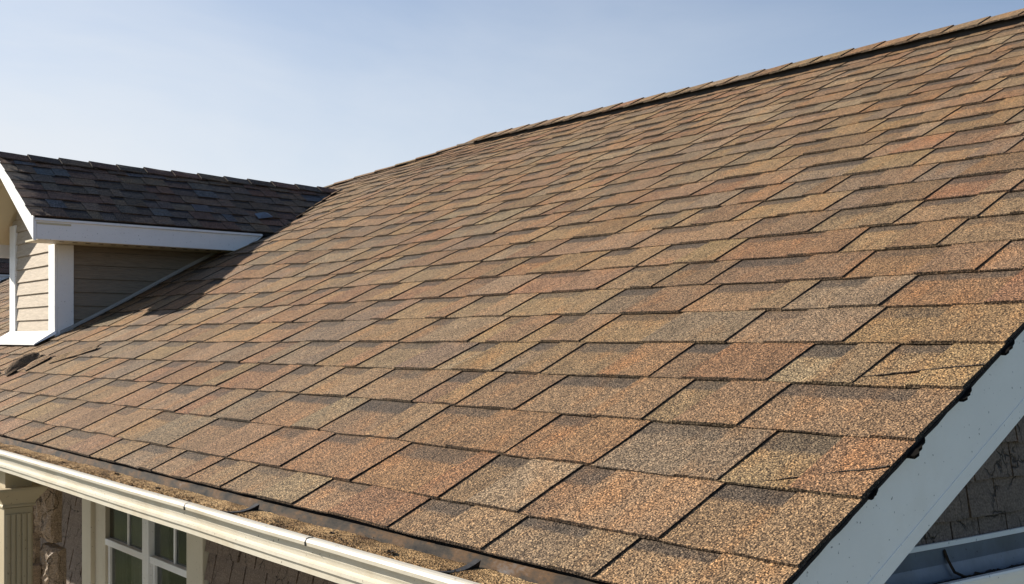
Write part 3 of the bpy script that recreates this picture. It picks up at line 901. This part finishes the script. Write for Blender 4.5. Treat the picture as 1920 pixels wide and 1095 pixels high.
# ------------------------------------------------------------------ gable end wall and its gutter at the right
ang = math.radians(7)
GU = Vector((math.sin(ang), math.cos(ang), 0)); GN = Vector((GU.y, -GU.x, 0)); GO = Vector((-0.85, 1.6, 0))
def gpt(u, n, z): return GO + GU * u + GN * n + Vector((0, 0, z))
gw = MB()
gw.hexa([gpt(-0.29, -0.10, -H), gpt(-0.29, 0, -H), gpt(2.30, 0, -H), gpt(2.30, -0.10, -H), gpt(-0.29, -0.10, -0.13), gpt(-0.29, 0, -0.13), gpt(2.30, 0, 1.10), gpt(2.30, -0.10, 1.10)])
gable = gw.build('gable_wall', M_PAPER, house)
z = 0.001; row = 0
while z > -0.34:
    z0 = z - 0.0605; u = -0.25 - (0.04 if row % 2 else 0)
    while u < 0.75:
        w = random.uniform(0.065, 0.115)
        if z0 + .08 < T * gpt(u, 0, 0).y - 0.74: wall_shingle(gable, GO, GU, GN, u + .0017, u + w - .0017, z0, z0 + .062, M_WSH, random.uniform(.011, .0145), .002)
        u += w
    z = z0; row += 1
sg = MB()
gp = [(0.0125, -0.3330), (0.0165, -0.3330), (0.0165, -0.3415), (0.0135, -0.3425), (0.0150, -0.3700), (0.0230, -0.3920), (0.0420, -0.4040), (0.0700, -0.4040), (0.0760, -0.3850),
      (0.0770, -0.3780), (0.0790, -0.3755), (0.0870, -0.3755), (0.0885, -0.3790), (0.0875, -0.3860), (0.0810, -0.3880), (0.0800, -0.4000), (0.0740, -0.4200), (0.0125, -0.4200)]
n = len(gp); us = [-0.30 + 1.5 * i / 40 for i in range(41)]
for u in us:
    for (nn, zz) in gp:
        sg.v.append(gpt(u, nn + 0.0008 * noise.noise(Vector((u * 5, nn * 20, 0))), zz + 0.0008 * noise.noise(Vector((u * 4, 3, 3)))))
for i in range(40):
    for j in range(n):
        a = i * n + j; b2 = i * n + (j + 1) % n; sg.f.append((a, b2, b2 + n, a + n))
sg.f.append(tuple(range(n))); sg.f.append(tuple(40 * n + i for i in reversed(range(n))))
side_g = link('side_gutter', sg.v, sg.f, [M_BARGE, M_TROUGH], house, mi=[1 if (3 <= (k_ % n) <= 7 and k_ < 40 * n) else 0 for k_ in range(len(sg.f))])
side_g['label'] = 'grey-blue weathered gutter beside the right gable wall'
V, F = [], []
for i in range(241):
    u = -0.2 + 1.2 * i / 240
    for j in range(9):
        v = j / 8; nn = 0.0235 + (0.0735 - 0.0235) * v
        q = gpt(u, nn, -0.3935 + 0.0025 * noise.noise(Vector((u * 30, v * 3, 1))) + 0.0015 * noise.noise(Vector((u * 150, v * 9, 1)))); V.append(q)
for i in range(240):
    for j in range(8): a = i * 9 + j; F.append((a, a + 9, a + 10, a + 1))
mud = link('gutter_silt', V, F, plain('dark_silt', (0.035, 0.028, 0.022), 0.85, 0.25, 0.5, 90, 0.9, 200))
mud['kind'] = 'stuff'; mud['category'] = 'silt'; mud['label'] = 'dark wet silt along the bottom of the right hand gutter'
tw = MB()
pts = [gpt(0.065, 0.0155, -0.347), gpt(0.070, 0.0185, -0.362), gpt(0.078, 0.026, -0.383), gpt(0.095, 0.036, -0.392), gpt(0.118, 0.04, -0.393)]
for a, b in zip(pts, pts[1:]):
    r = 0.0030; tw.sweep([(r, 0, 0), (0, r, r * .5), (-r, 0, 0), (0, -r, -r * .5)], a, b)
o = tw.build('twig', M_LEAF); o['label'] = 'dark crooked twig leaning in the right hand gutter'; o['category'] = 'twig'
for (u, nn, s_, lab) in ((0.088, 0.046, 0.020, 'curled dark leaf beside the twig in the right gutter'), (0.125, 0.040, 0.018, 'dark leaf just past the end of the twig'),
                         (0.185, 0.045, 0.016, 'small dark leaf between the twig and the yellowish leaf'), (0.300, 0.040, 0.020, 'brown leaf farthest along the right gutter'), (0.27, 0.060, 0.013, 'tiny leaf near the front lip of the right gutter')):
    q = gpt(u, nn, -0.3905); leaf('dead_leaf', q.x, q.y, q.z, s_, random.uniform(0, 3), lab)
q = gpt(0.225, 0.052, -0.3905)
leaf('dead_leaf', q.x, q.y, q.z, 0.020, 1.3, 'flat olive yellow leaf in the right gutter', plain('olive_leaf', (0.10, 0.09, 0.03), 0.7), 0.15)

# ------------------------------------------------------------------ dormers
def dormer(dx, tag_, detail=True):
    XCk = -4.755 + dx; XF = -5.414 + dx; Y0 = 1.487          # right cheek, left cheek, front wall
    XA, ZA = -5.08 + dx, 0.838; XE, ZE = -4.565 + dx, 0.520; XE2 = 2 * XA - XE
    YF, YB = 1.335, 3.30
    dt = (ZA - ZE) / (XE - XA); dc = math.sqrt(1 + dt * dt)
    dd = Vector((1 / dc, 0, -dt / dc)); nn_ = Vector((dt / dc, 0, 1 / dc))
    # roof deck
    V = []
    for y in (YF + 0.004, YB):
        for xx, zz in ((XA, ZA), (XE, ZE), (XE2, ZE)):
            V.append((xx, y, zz - 0.004)); V.append((xx, y, zz - 0.018))
    F = [(0, 2, 8, 6), (0, 6, 10, 4), (1, 7, 9, 3), (1, 5, 11, 7), (0, 1, 3, 2), (0, 4, 5, 1), (6, 8, 9, 7), (6, 7, 11, 10), (2, 3, 9, 8), (4, 10, 11, 5)]
    dr = link('dormer_roof', V, F, M_DECK, house)
    dr['label'] = 'dark shaded shingle roof of the ' + tag_ + ' dormer'
    slope = (Vector((XA, 0, ZA)) - Vector((XE, 0, ZE))).length
    def PD(x, s, n): return Vector((XE, 0, ZE)) - dd * (s - 0.004) + Vector((0, x, 0)) + nn_ * (n - 0.003)
    rows = 7; e = (slope - 0.0) / rows
    rest = ([], [], [])
    for k in range(rows):
        s0, s1 = k * e - 0.004, (k + 1) * e
        y = YF - 0.012
        # front edge to the back, mirrored so that the lap direction matches the main roof
        while y < YB - 0.05:
            w1 = random.choice([.06, .08, .10, .12]); w2 = random.choice([.05, .07, .09, .11])
            xa, xm, xb = y, y + w1, min(y + w1 + w2, YB)
            yr = (0.74 - 0.0) if False else None
            zc = (PD(0, s0, 0)).z
            y_hit = (zc + 0.70) / T + 0.10
            if xa > y_hit + 0.15: break
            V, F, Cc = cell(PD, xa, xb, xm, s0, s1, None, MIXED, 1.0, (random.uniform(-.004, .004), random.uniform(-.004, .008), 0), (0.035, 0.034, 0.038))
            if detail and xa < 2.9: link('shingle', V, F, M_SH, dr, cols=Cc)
            else:
                b2 = len(rest[0]); rest[0].extend(V); rest[1].extend([tuple(b2 + i for i in f) for f in F]); rest[2].extend(Cc)
            y = xb
    if rest[0]:
        o = link('far_shingles', rest[0], rest[1], M_SH, dr, cols=rest[2]); o['kind'] = 'stuff'
    # far slope: shingle courses only seen edge on
    for sgn in (1,):
        V, F = [], []
        for k in range(rows):
            z0 = ZE + (ZA - ZE) * k / rows; x0 = XE2 + (XA - XE2) * k / rows; z1 = ZE + (ZA - ZE) * (k + 1.1) / rows; x1 = XE2 + (XA - XE2) * (k + 1.1) / rows
            b2 = len(V); V += [(x0, YF - .012, z0 + .006), (x0, YB, z0 + .006), (x1, YB, z1 - .001), (x1, YF - .012, z1 - .001), (x0, YF - .012, z0 - .001), (x0, YB, z0 - .001)]
            F += [(b2, b2 + 3, b2 + 2, b2 + 1), (b2, b2 + 1, b2 + 5, b2 + 4)]
        link('back_course', V, F, M_SH, dr, cols=[BROWN] * len(F))
    y = YF - 0.016; r_ = Vector((XA, 0, ZA)); ddb = Vector((-dd.x, 0, dd.z))
    k = 0
    while y < YB - 0.02:
        ye = min(y + 0.138 * random.uniform(.95, 1.05), YB)
        cap_piece('ridge_cap', dr, Vector((XA, ye, ZA)), Vector((XA, y, ZA)), dd, ddb, 0.009, 0.017, 0.062, pick(MIXED), .005, .02)
        y = ye; k += 1
    # fascia along the near eave and its cut end
    yh = (ZE + 0.02 + 0.70 - 0.03) / T
    yf0, yf1 = 2.27, 2.37
    f = MB()
    f.hexa([(XE - .016, YF + .012, ZE - .100), (XE - .001, YF + .012, ZE - .100), (XE - .001, yf0, ZE - .100), (XE - .016, yf0, ZE - .100),
            (XE - .016, YF + .012, ZE - .018), (XE - .001, YF + .012, ZE - .018), (XE - .001, yf1, ZE - .018), (XE - .016, yf1, ZE - .018)])
    fo = f.build('dormer_fascia', M_WHITE, house); bevel(fo, .0015); fo['label'] = 'white fascia board of the ' + tag_ + ' dormer'
    f = MB(); f.sweep([(-.010, 0, -.0165), (.006, 0, -.0125), (.007, 0, -.022), (0.0, 0, -.0235), (-.0005, 0, -.0175)], (XE, YF + .006, ZE), (XE, yf1 + .004, ZE))
    f.build('drip_moulding', M_WHITE, fo)
    f = MB(); f.hexa([(XE - .10, yf0 + .001, ZE - .102), (XE + .001, yf0 + .001, ZE - .102), (XE + .001, yf0 + .012, ZE - .102), (XE - .10, yf0 + .012, ZE - .102),
                      (XE - .10, yf1 + .001, ZE - .018), (XE + .001, yf1 + .001, ZE - .018), (XE + .001, yf1 + .012, ZE - .018), (XE - .10, yf1 + .012, ZE - .018)])
    f.build('fascia_return', M_WHITE, fo)
    f = MB()
    f.hexa([(XE2, YF + .02, ZE - .112), (XE2 + .016, YF + .02, ZE - .112), (XE2 + .016, 2.6, ZE - .112), (XE2, 2.6, ZE - .112), (XE2, YF + .02, ZE - .018), (XE2 + .016, YF + .02, ZE - .018), (XE2 + .016, 2.6, ZE - .018), (XE2, 2.6, ZE - .018)])
    f.build('dormer_fascia', M_WHITE, house)
    # rake boards on the front
    def rake(sx):
        xe = XE if sx > 0 else XE2
        w = 0.082
        top = [(XA, ZA - .006), (xe, ZE - .008)]
        V = []
        for y_ in (YF - .002, YF + .0115):
            V += [(XA, y_, ZA - .006), (xe, y_, ZE - .008), (xe, y_, ZE - .008 - w - .016), (XA, y_, ZA - .006 - w)]
        F = [(0, 1, 2, 3), (7, 6, 5, 4), (0, 4, 5, 1), (1, 5, 6, 2), (2, 6, 7, 3), (3, 7, 4, 0)]
        o = link('rake_board', V, F, M_WHITE, house); bevel(o, .0015)
        V = []
        for y_ in (YF + .0122, Y0 - 0.001):
            zo = -.030
            V += [(XA, y_, ZA + zo), (xe, y_, ZE + zo), (xe, y_, ZE + zo - .008), (XA, y_, ZA + zo - .008)]
        link('rake_soffit', V, F, M_SOFFIT, house)
    rake(1); rake(-1)
    # open far side: boarded underside of the far slope
    sof = None
    for k in range(9):
        u0, u1 = k / 9, (k + 0.93) / 9
        V = []
        for (u, dzz) in ((u0, 0), (u1, 0)):
            xx = XA + (XE2 - XA) * u; zz = ZA + (ZE - ZA) * u - 0.040 - (0.010 if u == u1 else 0)
            V += [(xx, YF + .0125, zz), (xx, 2.3, zz), (xx, 2.3, zz - .006 - .004 * (u == u1)), (xx, YF + .0125, zz - .006 - .004 * (u == u1))]
        link('soffit_board', V, [(0, 1, 5, 4), (3, 7, 6, 2), (0, 4, 7, 3), (1, 2, 6, 5), (0, 3, 2, 1), (4, 5, 6, 7)], M_SOFFIT, dr)
    # near eave soffit
    f = MB(); f.box(XCk + .002, XE - .017, YF + .02, yh - .1, ZE - .101, ZE - .094); sf = f.build('eave_soffit', M_SOFFIT, house)
    if detail:
        for i in range(14):
            yv = YF + .12 + i * .055
            q = MB(); q.box(XE - .06, XE - .045, yv, yv + .018, ZE - .1022, ZE - .1012); q.build('soffit_vent', M_DARK, sf)
    # body
    zt = ZE - .09
    b_ = MB(); b_.box(XF + .004, XCk - .004, Y0 + .004, 3.2, -0.02, zt)
    b_.hexa([(XF + .004, Y0 + .004, zt + .001), (XCk - .004, Y0 + .004, zt + .001), (XCk - .004, 3.0, zt + .001), (XF + .004, 3.0, zt + .001),
             (XA - .02, Y0 + .004, ZA - .06), (XA + .02, Y0 + .004, ZA - .06), (XA + .02, 3.0, ZA - .06), (XA - .02, 3.0, ZA - .06)])
    body = b_.build('dormer_wall', M_SIDE, house); body['label'] = 'taupe lap sided body of the ' + tag_ + ' dormer'
    pitch_ = 0.0605; z = zt + (0.30 if detail else 0)
    zz0 = -0.03; r = 0
    while zz0 < ZA - 0.10:
        z1 = zz0 + pitch_ - .003
        # front plank (clipped to the gable)
        hw = (XCk - XF) / 2 if z1 < zt else max(0.0, (ZA - .05 - z1) / dt)
        hw = min(hw, (XCk - XF) / 2)
        xc = (XCk + XF) / 2
        if hw > 0.03:
            f = MB(); f.hexa([(xc - hw + .002, Y0 - .0085, zz0), (xc + hw - .002, Y0 - .0085, zz0), (xc + hw - .002, Y0 + .003, zz0), (xc - hw + .002, Y0 + .003, zz0),
                              (xc - hw + .002, Y0 - .001, z1 + .002), (xc + hw - .002, Y0 - .001, z1 + .002), (xc + hw - .002, Y0 + .003, z1 + .002), (xc - hw + .002, Y0 + .003, z1 + .002)])
            f.build('siding_plank', M_SIDE_LIT, body)
        if z1 < zt + .03:
            ye = min(3.0, max(Y0 + .05, (z1 + .70) / T + 0.05))
            if zz0 > -.1:
                zc_ = min(z1 + .002, zt)
                f = MB(); f.hexa([(XCk - .003, Y0 + .002, zz0), (XCk + .0085, Y0 + .002, zz0), (XCk + .0085, ye, zz0), (XCk - .003, ye, zz0),
                                  (XCk - .003, Y0 + .002, zc_), (XCk + .001, Y0 + .002, zc_), (XCk + .001, ye, zc_), (XCk - .003, ye, zc_)])
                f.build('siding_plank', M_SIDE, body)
        zz0 += pitch_
    # corner boards
    f = MB(); f.box(XCk - .075, XCk + .012, Y0 - .013, Y0 - .0005, 0.0, zt - .012); bevel(f.build('corner_board', M_WHITE, body), .0015)
    f = MB(); f.box(XCk + .0005, XCk + .0125, Y0 - .0003, Y0 + .068, 0.0, zt - .012); bevel(f.build('corner_board', M_WHITE, body), .0015)
    f = MB(); f.box(XF - .008, XF + .085, Y0 - .013, Y0 + .0, 0.0, zt + .12); bevel(f.build('corner_board', M_WHITE, body), .0015)
    # sill flashing in front and sloping flashing on the cheek
    f = MB(); sc = -.04
    f.hexa([(XF - .01, Y0 - .105, T * (Y0 - .105) - .70 + .018), (XCk + .035, Y0 - .105, T * (Y0 - .105) - .70 + .018), (XCk + .035, Y0 - .0135, T * Y0 - .70 + .016), (XF - .01, Y0 - .0135, T * Y0 - .70 + .016),
            (XF - .01, Y0 - .105, T * (Y0 - .105) - .70 + .023), (XCk + .035, Y0 - .105, T * (Y0 - .105) - .70 + .023), (XCk + .02, Y0 - .0135, T * Y0 - .70 + .030), (XF - .0, Y0 - .0135, T * Y0 - .70 + .030)])
    f.build('sill_flashing', M_WHITE, house)
    V, F = [], []
    n2 = 14
    for i in range(n2 + 1):
        y_ = Y0 + .01 + (yh - .16 - Y0) * i / n2
        zb = zroof(XCk, y_) + .013
        V += [(XCk + .0095, y_, zb + .012), (XCk + .0125, y_, zb + .012), (XCk + .0140, y_, zb + .002), (XCk + .020, y_, zb + .000), (XCk + .020, y_, zb - .003), (XCk + .0095, y_, zb - .003)]
    for i in range(n2):
        for j in range(6):
            a = i * 6 + j; b2 = i * 6 + (j + 1) % 6; F.append((a, b2, b2 + 6, a + 6))
    link('cheek_flashing', V, F, M_FLASH, house)
    return dr
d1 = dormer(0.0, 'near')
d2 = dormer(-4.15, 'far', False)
# caps run on down the edge where the dormer roof dies into the main slope
dtv = (0.838 - 0.520) / 0.515
def vpt(x):
    z = 0.838 - dtv * (x + 5.08); y = (z + 0.70) / T
    for _ in range(6): y = y - (zroof(x, y) - z) / T
    return Vector((x, y, z))
xs_v = [-5.08 + 0.072 * i for i in range(6)]
for xa_, xb_ in zip(xs_v, xs_v[1:]):
    cap_piece('valley_cap', roof, vpt(xa_), vpt(xb_), DN_H2, DN_H, 0.012, 0.018, 0.055, pick(SUNNY), 0.005, 0.02)
# small bit of bent valley metal lying on the dormer shingles by the valley
V = [(-4.70, 2.405, 0.622), (-4.665, 2.41, 0.596), (-4.69, 2.50, 0.612), (-4.725, 2.49, 0.634), (-4.69, 2.45, 0.632)]
L = len(V); V += [(a, b, c - .002) for a, b, c in V]
link('valley_metal', V, [(0, 1, 4), (1, 2, 4), (2, 3, 4), (3, 0, 4), (5, 9, 6), (6, 9, 7), (7, 9, 8), (8, 9, 5), (0, 5, 6, 1), (1, 6, 7, 2), (2, 7, 8, 3), (3, 8, 5, 0)], M_TROUGH, house)
